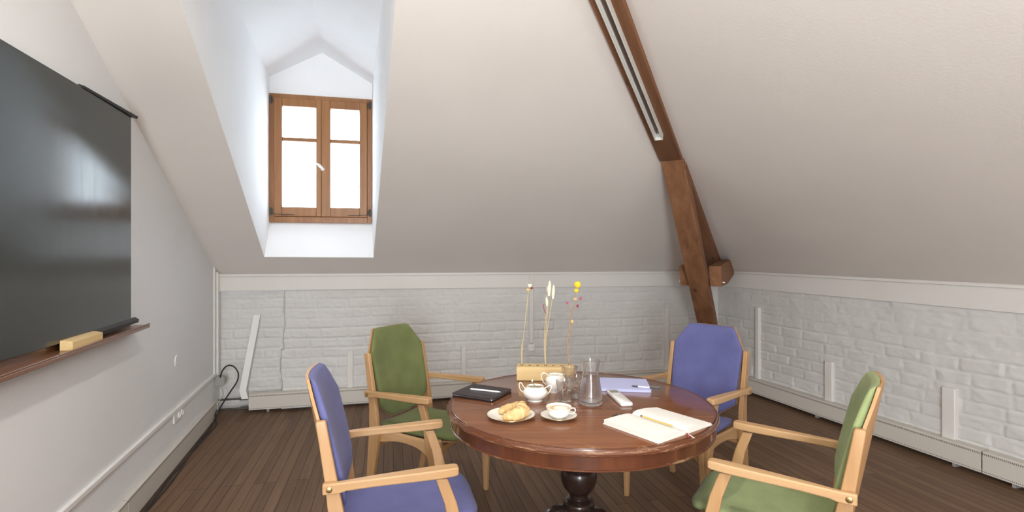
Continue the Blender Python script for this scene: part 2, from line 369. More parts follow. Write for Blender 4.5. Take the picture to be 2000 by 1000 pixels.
# ------------------------------------------------------------------ window in the dormer
WM = frame(withz(W0, ZWB), eW)          # x along the window, y outwards, z up
H = ZWT-ZWB
win = thing('window_1', 'x', 'x', WM); del win['label']; del win['category']; struct(win)
mb = MB(); F = .045
mb.box(0, F, -.03, .05, 0, H).box(LW-F, LW, -.03, .05, 0, H).box(F, LW-F, -.03, .05, 0, .055).box(F, LW-F, -.03, .05, H-.04, H)
mb.box(F, F+.014, .013, .035, .055, H-.04).box(LW-F-.014, LW-F, .013, .035, .055, H-.04).box(F, LW-F, .013, .035, .055, .070).box(F, LW-F, .013, .035, H-.054, H-.04).box(LW/2-.02, LW/2+.02, .0135, .026, .07, H-.054)
mk('window_frame', mb, M_win, parent=win, bevel=.003)
mid = LW/2
for k, (x0, x1) in enumerate(((F+.002, mid-.001), (mid+.001, LW-F-.002))):
    z0, z1 = .057, H-.042; st_ = .068; sm = .055 if k == 0 else .078; xl, xr = (x0+st_, x1-sm+.01) if k == 0 else (x0+sm, x1-st_)
    mb = MB().box(x0, xl, -.045, .01, z0, z1).box(xr, x1, -.045, .01, z0, z1).box(xl, xr, -.045, .01, z0, z0+.085).box(xl, xr, -.045, .01, z1-.072, z1)
    cs = mk('casement', mb, M_win, parent=win, bevel=.004)
    zm = z0+(z1-z0)*.655
    mk('glazing_bar', MB().box(xl, xr, -.038, .004, zm-.016, zm+.016), M_winx, parent=cs, bevel=.005)
    mk('pane', MB().box(xl, xr, -.016, -.012, z0+.085, zm-.016), M_pane, parent=cs)
    mk('pane', MB().box(xl, xr, -.016, -.012, zm+.016, z1-.072), M_pane, parent=cs)
mb = MB().lathe([(.001,0),(.016,0),(.016,.006),(.010,.010),(.010,.03),(.001,.03)], 20)
hd = MB(); hd.v = [(mid+.012+p[0], -.045-p[2], .50+p[1]) for p in mb.v]; hd.f = mb.f
hd.tube(smooth_path([(mid+.012,-.075,.50),(mid+.005,-.08,.51),(mid-.02,-.083,.535),(mid-.034,-.08,.545)]), [.011]*6+[.0135]*7+[.009]*6, 10)
mk('window_handle', hd, M_white, parent=win, smooth=True)
for x, z, sgn in ((.02, .10, 1), (.02, H-.06, 1), (LW-.02, .10, -1), (LW-.02, H-.06, -1)):
    mb = MB().tube([(x, -.04, z-.035), (x, -.04, z+.035)], .008, 10).box(x-.012, x+.012, -.036, -.029, z-.03, z+.03).tube([(x,-.045,z+.03),(x+.012*sgn,-.05,z+.02),(x+.02*sgn,-.05,z-.02)], .004, 8)
    if z < .2: mb.tube([(x, -.048, z-.02), (x+.10*sgn, -.05, z-.028), (x+.20*sgn, -.05, z-.028)], .0035, 8)
    mk('hinge', mb, M_pipe, parent=win, smooth=True)
# ------------------------------------------------------------------ roof timbers at the corner
hipdir = Dh.normalized(); hv = V(Dh.x, Dh.y, 0).normalized(); wv = V(-hv.y, hv.x, 0)       # wv to the right of the beam
if wv.x < 0: wv = -wv
nh = wv.cross(hipdir).normalized()
if nh.z < 0: nh = -nh
def HP(t, u=0, v=0): return Rc+Dh*t+wv*u+nh*v
def beam(name, mb, label, cat='beam', bevel=.006): return tag(mk(name, mb, M_beam, BM, bevel=bevel), label, cat)
BM = frame(Rc, hipdir, nh)
BMi = BM.inverted()
def loc(mb): mb.v = [tuple(BMi @ Vector(p)) for p in mb.v]; return mb
def quad(t, u0, u1, v0, v1): return [HP(t,u0,v0), HP(t,u1,v0), HP(t,u1,v1), HP(t,u0,v1)]
# purlin-like hip rafter (thin, behind) and the doubled upper principal with its joint
beam('hip_rafter', loc(MB().loft([quad(.012,-.05,.085,-.09,.045), quad(.62,-.02,.085,-.06,.045)])), 'dark hip rafter running down behind the strut into the wall corner')
ub = beam('upper_rafter', loc(MB().loft([[HP(.640,-.085,-.052),HP(.640,.072,-.052),HP(.60,.072,.045),HP(.60,-.085,.045)], quad(1.80,-.085,.072,-.052,.045)])), 'reddish brown rafter following the ceiling hip with a lamp channel below it')
# leaning strut from the rafter joint to the floor corner, in the vertical plane of the hip
def SP(t, z, u): q = Rc+V(Dh.x, Dh.y, 0)*t+wv*u; q.z = z; return q
def sec(t, z, hw, dn):      # cross-section of the strut: width across the plane, depth along its normal
    ax = (SP(.612, 2.121, 0)-SP(.22, .732, 0)).normalized(); nn = ax.cross(wv).normalized()
    if nn.z < 0: nn = -nn
    c = SP(t, z, 0); return [c-wv*hw, c+wv*hw, c+wv*hw+nn*dn, c-wv*hw+nn*dn], nn
q0, _ = sec(.018, .02, .085, .12); q1, _ = sec(.22, .732, .085, .12); q2, _ = sec(.640, 2.118, .079, .10)
struts = MB().loft([q0, q1, q2]); beam('roof_strut', loc(struts), 'leaning brown timber strut behind the far blue chair')
# pair of ties clamping the strut
for nm, u0, u1, lab in (('wall_tie', .088, .190, 'short dark tie beam with steel bolt on right side of strut'), ('wall_tie', -.172, -.088, 'short dark tie beam end showing left of the strut')):
    t1 = .015 if u0 > 0 else .05
    pr = [SP(.345, 1.335, u0), SP(.15, 1.385, u0), SP(t1+.04, 1.335, u0), SP(t1, 1.235, u0), SP(.20, 1.15, u0), SP(.325, 1.15, u0)]
    o = beam(nm, loc(MB().prism(pr, wv*(u1-u0))), lab)
    bp = SP(.315, 1.185, u1 if u0 > 0 else u0); sg = 1 if u0 > 0 else -1
    bt = loc(MB().tube([bp-wv*.003*sg, bp+wv*.012*sg], .011, 12).tube([bp+wv*.01*sg, bp+wv*.024*sg], .006, 10))
    mk('bolt', bt, M_steel, parent=o, smooth=True)
# unlit lamp channel on the underside of the rafter
lc = thing('lamp_channel', 'long white unlit lamp channel screwed under the sloping rafter', 'light fitting', frame(HP(.725,-.012,-.0525), hipdir, nh))
Lch = (Dh.length)*1.10
bz = lambda x: .04*0+ (x/Dh.length)*.035
def chs(x): return 0.0
c0, c1 = .0, Lch*.8
def chbox(y0, y1, z0, z1): return MB().loft([[(c0,y0,chs(c0)+z0),(c0,y1,chs(c0)+z0),(c0,y1,chs(c0)+z1),(c0,y0,chs(c0)+z1)],[(c1,y0,chs(c1)+z0),(c1,y1,chs(c1)+z0),(c1,y1,chs(c1)+z1),(c1,y0,chs(c1)+z1)]])
M_chan = mat('channel_enamel', (.72,.72,.68), .35)
ch = chbox(-.022, .022, -.014, .002)
for y0, y1 in ((-.026,-.021), (.021,.026)):
    q = chbox(y0, y1, -.040, .002); ch.add(q.v, q.f)
mk('channel_body', ch, M_chan, parent=lc)
mk('end_cap', MB().box(-.004, 0, -.026, .026, -.041, .002), M_chan, parent=lc)
mk('reflector_strip', chbox(-.012, .010, -.017, -.0145), M_steel, parent=lc)
# ------------------------------------------------------------------ convector heaters along the walls
def heater(P, s0, s1, d, label, grp, h0=.030, h1=.172, m=None, gap=True, ends=True):
    m = m or M_conv; o = P(s0, 0, 0); e = (P(s1, 0, 0)-o); L = e.length
    inn = (P(s0, 0, 1)-o).normalized(); M = frame(o, e); sgn = 1 if (M.to_3x3() @ V(0,1,0)).dot(inn) > 0 else -1
    t = thing('convector_heater', label, 'heater', M, grp)
    def Q(x, y, z): return (x, sgn*y, z)
    y0, y1 = .002, d
    body = MB().prism([Q(.003, y1-.006, h0), Q(.003, y1, h0), Q(.003, y1, h1-.004), Q(.003, y1-.004, h1), Q(.003, y0, h1), Q(.003, y0, h1-.005), Q(.003, y1-.006, h1-.006)], V(L-.006, 0, 0))
    mk('front_panel', body, m, parent=t)
    mk('end_plate', MB().prism([Q(.003,y0,h0),Q(.003,y1-.0065,h0),Q(.003,y1-.0065,h1-.0065),Q(.003,y0,h1-.0065)], V(.004,0,0)), m, parent=t)
    mk('heating_element', MB().prism([Q(.01,y0+.01*d/.08,h0+.02),Q(.01,y1-.012,h0+.02),Q(.01,y1-.012,h0+.06),Q(.01,y0+.01*d/.08,h0+.06)], V(L-.02,0,0)), M_black, parent=t)
    for x in [.15+k*1.1 for k in range(int(L/1.1)+1)]:
        if x < L-.05: mk('bracket', MB().prism([Q(x,y0,0),Q(x,y1-.02*(d/.08),0),Q(x,y1-.02*(d/.08),h0+.02),Q(x,y0,h0+.02)], V(.02,0,0)), M_grey, parent=t)
    return t
heater(PB, sB(485, .08), 4.93, .08, 'long low white convector heater along the back brick wall', None)
sr = lambda u: (5.911-YR(u, .08))/dirW.y
g = None
heater(PRs, .10, sr(1908), .08, 'long white convector heater running from the corner along right wall', g)
heater(PRs, sr(1909), sr(1998), .08, 'short convector heater unit between two dark joints at far right', g)
heater(PRs, sr(1999), sr(1999)+1.6, .08, 'convector heater unit cut off by the right picture edge', g)
Yj = YL(248.8, .028)
heater(PLs, Yj+.002, 4.56, .028, 'white skirting heater along left wall ending near the grey box', g, .012, .153, M_conv2)
heater(PLs, Yj-2.2, Yj-.002, .028, 'skirting heater section at the bottom left picture edge', g, .012, .150, M_conv2)
# pipes from the corner to the back heater
for z, lab in ((.131, 'upper dark heating pipe between corner and back heater'), (.045, 'lower dark heating pipe just above the floor in the corner')):
    s1 = sB(486, .05); d = .05
    mb = MB().tube([tuple(PB(.02, z, d)), tuple(PB(s1+.02, z, d))], .0085, 12).tube([tuple(PB(s1-.07, z, d)), tuple(PB(s1-.01, z, d))], .014, 12)
    tag(mk('heating_pipe', mb, M_pipe, smooth=True), lab, 'pipe')
# white bent trunking in the alcove
def onB(u, y, d): s = sB(u, d); return PB(s, zat(y, PB(s, 0, d).y), d)
def plank(pts, wd, th):
    secs = []
    for p in pts: secs.append([p-eB*wd/2, p+eB*wd/2, p+eB*wd/2+inB*th, p-eB*wd/2+inB*th])
    return MB().loft(secs)
tag(mk('cable_duct', plank([onB(503, 614, -.055), onB(500, 632, -.03), onB(475, 762, .02), onB(480, 778, .062)], .058, .03), M_trimw, bevel=.004), 'bent white duct rising from the heater end up the alcove bricks', 'duct')
# junction box and cables in the left corner
JM = frame(PL(4.60, .275, 0), dirW)     # x away from camera, -y into room
jb = thing('junction_box', 'grey plastic junction box on left wall in the corner', 'junction box', JM)
sg = 1 if (JM.to_3x3() @ V(0,1,0)).dot(inL) > 0 else -1
mk('box_body', MB().prism([(0,0,0),(0,sg*.055,-.004),(0,sg*.082,.012),(0,sg*.082,.07),(0,sg*.05,.085),(0,0,.085)], V(.07,0,0)), M_grey, parent=jb, bevel=.004)
mk('box_lid', MB().box(-.004, 0, min(0,sg*.0), max(.0,sg*.075) if sg > 0 else 0, .0, .08) if sg > 0 else MB().box(-.004, 0, -.075, 0, .0, .08), M_grey, parent=jb, bevel=.002)
def onP(u, y, Y): return V((u-CX)/FPX*Y, Y, zat(y, Y))
c1 = [onP(430,737,4.60), onP(433,727,4.58), onP(440,717,4.58), onP(449,713.5,4.6), onP(459,718,4.62), onP(465.5,730,4.62), onP(463,745,4.6), onP(452,762,4.56), onP(440,780,4.52), onP(428,800,4.48), onP(421,815,4.44)]
fl_ = [V(*(PL(Y, .007, .045+.006*math.sin(Y*9)))) for Y in [4.25-.2*k for k in range(20)]]
tag(mk('power_cable', MB().tube(smooth_path(c1+fl_), .0062, 8), M_black, smooth=True), 'black power cable looping from the grey box down along the skirting', 'cable')
fl2 = [V(*(PL(Y, .006, .062+.010*math.sin(Y*6+1)))) for Y in [4.35-.22*k for k in range(16)]]
tag(mk('floor_cable', MB().tube(smooth_path([onP(424,800,4.5), onP(420,812,4.46)]+fl2), .005, 8), M_black, smooth=True), 'thinner black cable lying on the floorboards beside the left skirting', 'cable')
c3 = [onP(429,753,4.60), onP(433,758,4.57), onP(436,768,4.57), onP(433,777,4.57), onP(427,784,4.56), onP(424,796,4.53), onP(426,808,4.5)]
tag(mk('grey_cable', MB().tube(smooth_path(c3), .0038, 8), M_lgrey, smooth=True), 'thin grey cable hanging below the junction box', 'cable')
# sockets
def socket_plate(M, Ys, label, blank=False):
    t = thing('socket_plate', label, 'power socket', M)
    n_ = len(Ys); mk('plate', MB().box(0, .064*n_+.004, -.010, 0, 0, .07), M_trimw, parent=t, bevel=.003)
    for i, k in enumerate(Ys):
        if k:
            cx = .034+.064*i; mb = MB().lathe([(.0001,0),(.0215,0),(.0215,.006),(.0185,.006),(.0165,-.0005),(.0001,-.0005)], 28)
            q = MB(); q.v = [(cx+p[0], -.0102-p[2], .035+p[1]) for p in mb.v]; q.f = mb.f
            mk('socket', q, M_white, parent=t, smooth=True)
            mk('pin_hole', MB().box(cx-.011, cx-.006, -.0113, -.0108, .0325, .0375).box(cx+.006, cx+.011, -.0113, -.0108, .0325, .0375), M_black, parent=t)
    return t
socket_plate(frame(PL(YL(337), .292, .001), dirW), (0,1,1), 'white double power socket under the rail on left wall') if (frame(PL(0), dirW).to_3x3() @ V(0,-1,0)).dot(inL) > 0 else socket_plate(frame(PL(YL(354), .292, .001), -dirW), (1,1,0), 'white double power socket under the rail on left wall')
ob = socket_plate(frame(PB(sc-.036, .44, .026), eB), (1,), 'single wall socket below the vertical trim behind the flower block')
cv = MB().lathe([(.0001,0),(.042,0),(.042,.003),(.038,.006),(.0001,.007)], 36); q = MB(); q.v = [(p[0], -p[2], p[1]) for p in cv.v]; q.f = cv.f
Mc = frame(PL(YL(344.5), .708, 0), dirW)
if (Mc.to_3x3() @ V(0,-1,0)).dot(inL) < 0: Mc = frame(PL(YL(344.5), .708, 0), -dirW)
cvt = thing('junction_cover', 'round white blank cover on the left wall', 'wall cover', Mc)
mk('cover', q, M_wall, parent=cvt, smooth=True); mk('screw', MB().box(-.003,.003,-.0085,-.006,-.036,-.030), M_grey, parent=cvt)
# ------------------------------------------------------------------ chalkboard and tray on the left wall
KY0, KY1 = 1.42, YL(254, .046)
KM = frame(PL(KY0, 0, 0), dirW); ks = 1 if (KM.to_3x3() @ V(0,1,0)).dot(inL) > 0 else -1
def kx(Y): return (Y-KY0)*1.047
kb = thing('chalkboard', 'large dark green chalkboard hung on the left wall', 'chalkboard', KM)
def KB(x0, x1, d0, d1, z0, z1): a, b = sorted((ks*d0, ks*d1)); return MB().box(x0, x1, a, b, z0, z1)
KL = kx(KY1)
_pv = Matrix.Translation((KL, ks*.030, 1.1))
kb.matrix_world = KM @ Matrix.Translation((0, ks*.016, 0)) @ _pv @ Matrix.Rotation(math.radians(1.1)*ks, 4, 'Z') @ _pv.inverted()
mk('board_panel', KB(0, KL, .012, .030, 1.092, 2.181), M_board, parent=kb, bevel=.0015)
M_hem = mat('hem_bar', (.022,.022,.022), .5)
top = []
for i in range(15):
    x = kx(2.26)+(KL+.045-kx(2.26))*i/14; th = .010+.006*(i/14)+.002*math.sin(i*2.3)
    top.append([(x, ks*.012, 2.184), (x, ks*(.034+.008*i/14), 2.183-th*.4), (x, ks*(.036+.010*i/14), 2.187+th*.2), (x, ks*.012, 2.186+th)])
mk('top_hem', MB().loft(top), M_hem, parent=kb)
bot = []
for i in range(12):
    x = kx(2.36)+(KL+.052-kx(2.36))*i/11; e = 1.088+.006*i/11
    bot.append([(x, ks*.018, e+.016), (x, ks*.030, e+.018), (x, ks*(.048), e+.006), (x, ks*.046, e-.010), (x, ks*.02, e-.012)])
mk('bottom_hem', MB().loft(bot), M_hem, parent=kb, smooth=True)
tr = thing('chalk_tray', 'dark reddish wooden chalk tray below the chalkboard', 'tray', frame(PL(KY0, 0, 0), dirW))
KT = KY0-.9; tr.location = PL(KT, 0, 0); TL = (2.855-KT)*1.047
mk('shelf', KB(0, TL, .010, .092, 1.044, 1.0615), M_tray, parent=tr, bevel=.003)
mk('front_lip', MB().prism([(0,ks*.078,1.0618),(0,ks*.0918,1.0618),(0,ks*.0918,1.068),(0,ks*.086,1.069)], V(TL,0,0)), M_tray, parent=tr, bevel=.0015)
mk('back_board', KB(0, TL-.03, .001, .0115, 1.036, 1.100), M_tray, parent=tr, bevel=.002)
er = MB().prism([(0,ks*.0335,1.0622),(0,ks*.0775,1.0622),(0,ks*.0775,1.097),(0,ks*.050,1.1035),(0,ks*.0335,1.1035)], V(.27,0,0)); er.v = [(p[0]+kx(2.085), p[1], p[2]) for p in er.v]
erM = KM @ Matrix.Translation((kx(2.085), 0, 0)); er.v = [(p[0]-kx(2.085), p[1], p[2]) for p in er.v]
E_ = thing('wooden_block', 'pale wooden block lying in the chalk tray', 'wooden block', erM)
mk('block_body', er, M_pale, parent=E_, bevel=.0015)
# ------------------------------------------------------------------ armchairs
def superloop(w_, t_, cy, cz, fn, n=28, p=.35):
    out = []
    for k in range(n):
        a = 2*PI*k/n; c, s = math.cos(a), math.sin(a)
        out.append(fn(w_*math.copysign(abs(c)**p, c), t_*math.copysign(abs(s)**(p+.25), s)))
    return out
def interp(tab, x):
    if x <= tab[0][0]: return tab[0][1:]
    for p, q in zip(tab, tab[1:]):
        if x <= q[0]:
            t = (x-p[0])/(q[0]-p[0]); return [a+(b-a)*t for a, b in zip(p[1:], q[1:])]
    return tab[-1][1:]
def yc(z): return -.245-.185*(z-.5)
def curve(x): return .040*(x/.229)**2
def lathed_bolt(x, y, z, sx):
    a = MB().lathe([(.0001,0),(.0105,0),(.0105,.0015),(.008,.003),(.0001,.003)], 20); q = MB()
    q.v = [(x+sx*p[2], y+p[0], z+p[1]) for p in a.v]; q.f = a.f; return q
def armchair(M, fab, label, grp):
    t = thing('armchair', label, 'chair', M, grp)
    # back cushion
    wt = [(.478,.085),(.490,.105),(.560,.205),(.62,.212),(.70,.216),(.868,.2235),(.880,.222),(.99,.154),(1.000,.142)]
    tt = [(.478,.006),(.488,.012),(.52,.018),(.62,.026),(.72,.025),(.85,.019),(.96,.016),(.992,.012),(1.0,.006)]
    secs = []
    zs = [.478,.482,.488,.50,.53,.56,.59,.62,.66,.70,.74,.78,.82,.85,.868,.874,.880,.90,.92,.95,.97,.985,.992,.997,1.0]
    for z in zs:
        w_, = interp(wt, z); h_, = interp(tt, z)
        secs.append(superloop(w_, h_, 0, 0, lambda x, y: V(x, yc(z)+curve(x)-.0045+h_+y, z)))
    mk('back_cushion', MB().loft(secs), fab, parent=t, smooth=True, ang=50)
    secs = []
    for z in [.470,.56,.62,.70,.78,.874,.94,1.0]:
        w_, = interp([(.470,.085),(.56,.203),(.70,.214),(.874,.2205),(1.0,.146)], z); row = []
        xs = [w_*(-1+2*k/14) for k in range(15)]
        row += [V(x, yc(z)+curve(x)-.016, z) for x in xs]; row += [V(x, yc(z)+curve(x)-.005, z) for x in reversed(xs)]
        secs.append(row)
    mk('back_shell', MB().loft(secs), M_ply, parent=t, smooth=True, ang=40)
    # seat
    secs = []
    sw = [(-.235,.165,.006,.452),(-.228,.180,.014,.450),(-.20,.188,.021,.446),(-.1,.194,.023,.440),(0,.200,.023,.438),(.12,.205,.023,.443),(.20,.208,.023,.449),(.245,.200,.023,.450),(.272,.180,.021,.447),(.290,.145,.017,.442),(.298,.110,.009,.438)]
    for k in range(33):
        y = -.235+.533*k/32
        if k == 1: y = -.230
        w_, h_, zc = interp(sw, y)
        secs.append(superloop(w_, h_, 0, 0, lambda x, q: V(x, y, zc+q+.012*(x/.2)**2)))
    mk('seat_cushion', MB().loft(secs), fab, parent=t, smooth=True, ang=50)
    sp = []
    for k in range(9):
        y = -.21+.46*k/8; w_ = .175+.02*k/8 if k < 8 else .16; r_ = []
        xs = [w_*(-1+2*j/8) for j in range(9)]; _, _, zc = interp(sw, y)
        r_ += [V(x, y, zc-.033+.012*(x/.2)**2) for x in xs]; r_ += [V(x, y, zc-.0235+.012*(x/.2)**2) for x in reversed(xs)]
        sp.append(r_)
    mk('seat_shell', MB().loft(sp), M_ply, parent=t)
    for s in (-1, 1):
        def R(x0, x1, y0, y1, z): return [V(s*x0, y0, z), V(s*x1, y0, z), V(s*x1, y1, z), V(s*x0, y1, z)]
        mk('rear_post', MB().loft([R(.240,.266,-.302,-.270,0), R(.236,.262,-.266,-.214,.17), R(.231,.257,-.256,-.186,.36), R(.230,.256,-.252,-.186,.44), R(.229,.255,-.252,-.200,.56), R(.2285,.2545,-.262,-.220,.66), R(.228,.254,-.282,-.246,.80), R(.228,.254,-.292,-.258,.868), R(.230,.252,-.290,-.261,.876)]), M_oak, parent=t, bevel=.004, smooth=True)
        mk('front_leg', MB().loft([R(.240,.262,.214,.240,0), R(.232,.262,.205,.250,.25), R(.222,.2495,.198,.250,.40), R(.218,.2495,.196,.244,.452), R(.220,.248,.205,.236,.458)]), M_oak, parent=t, bevel=.004)
        mk('arm_support', MB().loft([R(.252,.272,.218,.245,.255), R(.250,.2725,.196,.246,.31), R(.250,.2735,.172,.226,.42), R(.250,.274,.150,.194,.55), R(.250,.274,.118,.160,.643)]), M_oak, parent=t, bevel=.004)
        def A(y, x0, x1, z0, z1): return [V(s*x0, y, z0), V(s*x1, y, z0), V(s*x1, y, z1), V(s*x0, y, z1)]
        arm = mk('armrest', MB().loft([A(-.268,.2555,.278,.630,.668), A(-.215,.2555,.278,.630,.668), A(-.190,.2545,.279,.637,.669), A(-.10,.247,.283,.643,.673), A(.05,.240,.288,.647,.679), A(.13,.238,.289,.649,.682), A(.185,.240,.287,.652,.684), A(.200,.244,.283,.655,.682)]), M_oaky, parent=t, bevel=.005)
        mk('bolt', lathed_bolt(s*.2782, -.245, .648, s), M_brass, parent=arm, smooth=True)
        rows = []
        for k in range(11):
            y = -.19+.385*k/10; a = k/10; zb = .370+.026*math.sin(PI*min(1, a*1.15))-(.050*max(0, (a-.72)/.28)**1.6)
            zt = .446-.010*a
            rows.append([V(s*.212, y, zb), V(s*.2305, y, zb), V(s*.2305, y, zt), V(s*.212, y, zt)])
        mk('side_rail', MB().loft(rows), M_oaky, parent=t, bevel=.003)
    rows = []
    for k in range(17):
        x = -.216+.432*k/16; a = abs(x)/.216; zb = .388-.062*max(0, (a-.55)/.45)**1.8; zt = .405
        rows.append([V(x, .206, zb), V(x, .226, zb), V(x, .226, zt+.010*a*a), V(x, .206, zt+.010*a*a)])
    mk('front_rail', MB().loft(rows), M_oakx, parent=t, bevel=.002)
    mk('rear_rail', MB().box(-.228, .228, -.225, -.205, .34, .405), M_oakx, parent=t, bevel=.003)
    return t
def pose(x, y, deg): return Matrix.Translation((x, y, 0)) @ Matrix.Rotation(math.radians(deg), 4, 'Z')
armchair(pose(-.480, 3.092, -119.2), M_green, 'green armchair left behind the table, facing the tablet', None)
armchair(pose(1.024, 3.081, 131.25), M_blue, 'blue armchair behind the table in front of timber strut', None)
armchair(pose(1.050, 2.071, 57.3), M_green2, 'green armchair at right foreground with wooden back toward the brick wall', None)
armchair(pose(-.453, 2.104, -76.2), M_blue, 'blue armchair in left foreground seen from its side', None)
# ------------------------------------------------------------------ round pedestal table
TX, TY, TZ = .320, 2.490, .750
tb = thing('pedestal_table', 'round dark mahogany pedestal table with worn moulded edge', 'table', (TX, TY, 0))
R0 = .6075
def mat_top(): pass
mk('tabletop', MB().lathe([(.0001,.7505),(R0-.004,.7505),(R0-.001,.7495),(R0-.001,.722),(.0001,.722)], 160), M_top, parent=tb, smooth=True)
mk('edge_moulding', MB().lathe([(R0,.7500),(R0+.0020,.7510),(R0+.0040,.7500),(R0+.0048,.7450),(R0+.0062,.7450),(R0+.0075,.7485),(R0+.0105,.7480),(R0+.0125,.7420),(R0+.0140,.7395),(R0+.0165,.7405),(R0+.0205,.7340),(R0+.0200,.7285),(R0+.0165,.7265),(R0+.0160,.7235),(R0+.0110,.7205),(R0,.7200)], 160, ring=True), M_rim, parent=tb, smooth=True, ang=28)
mk('apron', MB().lathe([(R0-.022,.7195),(R0+.002,.7195),(R0+.001,.672),(R0-.022,.672)], 160, ring=True), M_apron, parent=tb, smooth=True)
mk('apron_bead', MB().lathe([(R0-.024,.6715),(R0+.003,.6715),(R0+.0065,.6690),(R0+.0065,.6655),(R0+.003,.6630),(R0-.024,.6630)], 160, ring=True), M_rim, parent=tb, smooth=True, ang=50)
ped = [(.0001,.7215),(.115,.7215),(.115,.705),(.055,.69),(.048,.60),(.050,.47),(.056,.452),(.073,.448),(.0775,.442),(.0770,.436),(.0735,.433),(.0795,.428),(.0855,.412),(.0870,.395),(.0845,.370),(.0745,.342),(.0590,.322),(.0450,.310),(.0430,.303),(.0445,.297),(.0415,.292),(.0430,.286),(.0590,.281),(.0710,.273),(.0745,.262),(.0730,.252),(.0680,.249),(.0700,.244),(.0680,.236),(.060,.231),(.056,.14),(.075,.12),(.070,.10),(.0001,.10)]
mk('pedestal', MB().lathe(ped, 72), M_ped, parent=tb, smooth=True, ang=45)
for k in range(3):
    a = math.radians(205+120*k) if False else math.radians([200, 320, 80][k]); c, s = math.cos(a), math.sin(a); secs = []
    pts = [(.045,.215),(.09,.235),(.14,.232),(.20,.190),(.26,.125),(.32,.065),(.38,.030),(.41,.022)]
    pp = smooth_path([(r, 0, z) for r, z in pts], 4)
    for i, p in enumerate(pp):
        f_ = i/(len(pp)-1); w_ = .028-.006*f_; h_ = .034-.014*f_
        secs.append([V((p.x+dx)*c-dy*s, (p.x+dx)*s+dy*c, p.z+dz) for dx, dy, dz in ((0,-w_,-h_),(0,w_,-h_),(0,w_,h_*.5),(0,w_*.45,h_),(0,-w_*.45,h_),(0,-w_,h_*.5))])
    mk('foot', MB().loft(secs), M_ped, parent=tb, bevel=.003, smooth=True)
# ------------------------------------------------------------------ things on the table
def T(u, y, z=TZ): Y = FPX*(CAM_H-z)/(y-HY); return V((u-CX)/FPX*Y, Y, z)
ZT = TZ+.0007
def put(p): return Matrix.Translation(V(p.x, p.y, ZT))
# tablet in a black folio with stylus
p0, p1, p2 = T(881.5, 775), T(917, 752), T(962, 787)
ex = (p2-p0); ey = (p1-p0); Mt = frame(V(p0.x, p0.y, ZT), ex)
lx, ly = ex.length, (T(1004,767)-p2).length
print('TABLET', lx, ly, (p1-p0).length)
tabm = thing('tablet', 'black tablet in a folio case at the left edge of table', 'tablet', Mt)
def rrect(x0, x1, y0, y1, r, z, n=5):
    out = []
    for cx_, cy_, a0 in ((x1-r, y1-r, 0), (x0+r, y1-r, 90), (x0+r, y0+r, 180), (x1-r, y0+r, 270)):
        for k in range(n+1):
            a = math.radians(a0+90*k/n); out.append(V(cx_+r*math.cos(a), cy_+r*math.sin(a), z))
    return out
def slab(x0, x1, y0, y1, z0, z1, r, e=.001):
    return MB().loft([rrect(x0+e,x1-e,y0+e,y1-e,r,z0), rrect(x0,x1,y0,y1,r,z0+e), rrect(x0,x1,y0,y1,r,z1-e), rrect(x0+e,x1-e,y0+e,y1-e,r,z1)])
M_tab = mat('dark_case', (.030,.024,.028), .42); M_tab2 = mat('black_shell', (.010,.010,.011), .35)
mk('case_back', slab(0, lx, 0, ly, 0, .006, .012), M_tab2, parent=tabm, smooth=True)
mk('screen_body', slab(.004, lx-.004, .004, ly-.004, .0062, .0125, .010), M_steel, parent=tabm, smooth=True)
mk('case_cover', slab(0, lx, 0, ly, .0127, .0180, .012), M_tab, parent=tabm, smooth=True)
zt2 = ZT+.0180+.0045
s0, s1 = T(919, 759.5, zt2), T(980, 766.0, zt2); Ms = frame(s0, s1-s0)
Ls = .166
sty = MB().tube([(0,0,0),(.001,0,0),(.003,0,0),(Ls-.02,0,0),(Ls-.003,0,0),(Ls,0,0)], [.002,.0038,.0044,.0044,.0014,.0006], 16)
tag(mk('stylus', sty, M_white, Ms, smooth=True), 'white stylus pen lying on the black tablet', 'stylus')
# plate with croissant
PC = T(998, 817); pl = thing('dessert_plate', 'white dessert plate under the croissant', 'plate', put(PC))
mk('plate_body', MB().lathe([(.0001,.0045),(.055,.0045),(.066,.008),(.088,.014),(.1000,.0185),(.1022,.0190),(.1022,.0172),(.098,.0155),(.088,.0105),(.066,.0040),(.058,.0000),(.052,.0),(.050,.002),(.0001,.002)], 80), M_porc, parent=pl, smooth=True, ang=60)
mk('gold_rim', MB().lathe([(.1016,.0192),(.1026,.0192),(.1026,.0170),(.1016,.0170)], 80, ring=True), M_gold, parent=pl, smooth=True)
M_cro = mat('croissant_crust', (.72,.46,.19), .55); n = N(M_cro)
f = n.noise(n.co((60,60,60)), 1, 5, .6); g = n.noise(n.co((22,22,22)), 1, 3)
n.l(n.mix(.5, n.ramp(f, [(.35,(.50,.28,.09)),(.7,(.78,.57,.28))]), n.ramp(g, [(.35,(.56,.34,.13)),(.65,(.80,.60,.32))])), n.b.inputs['Base Color']); n.bump(f, .4, .002)
cp = smooth_path([(-.064,.030,.013),(-.036,.040,.018),(.002,.044,.025),(.034,.020,.030),(.036,-.012,.029),(.012,-.038,.025),(-.022,-.048,.018),(-.046,-.046,.014)], 7)
secs = []; up = V(0,0,1); nn = len(cp)
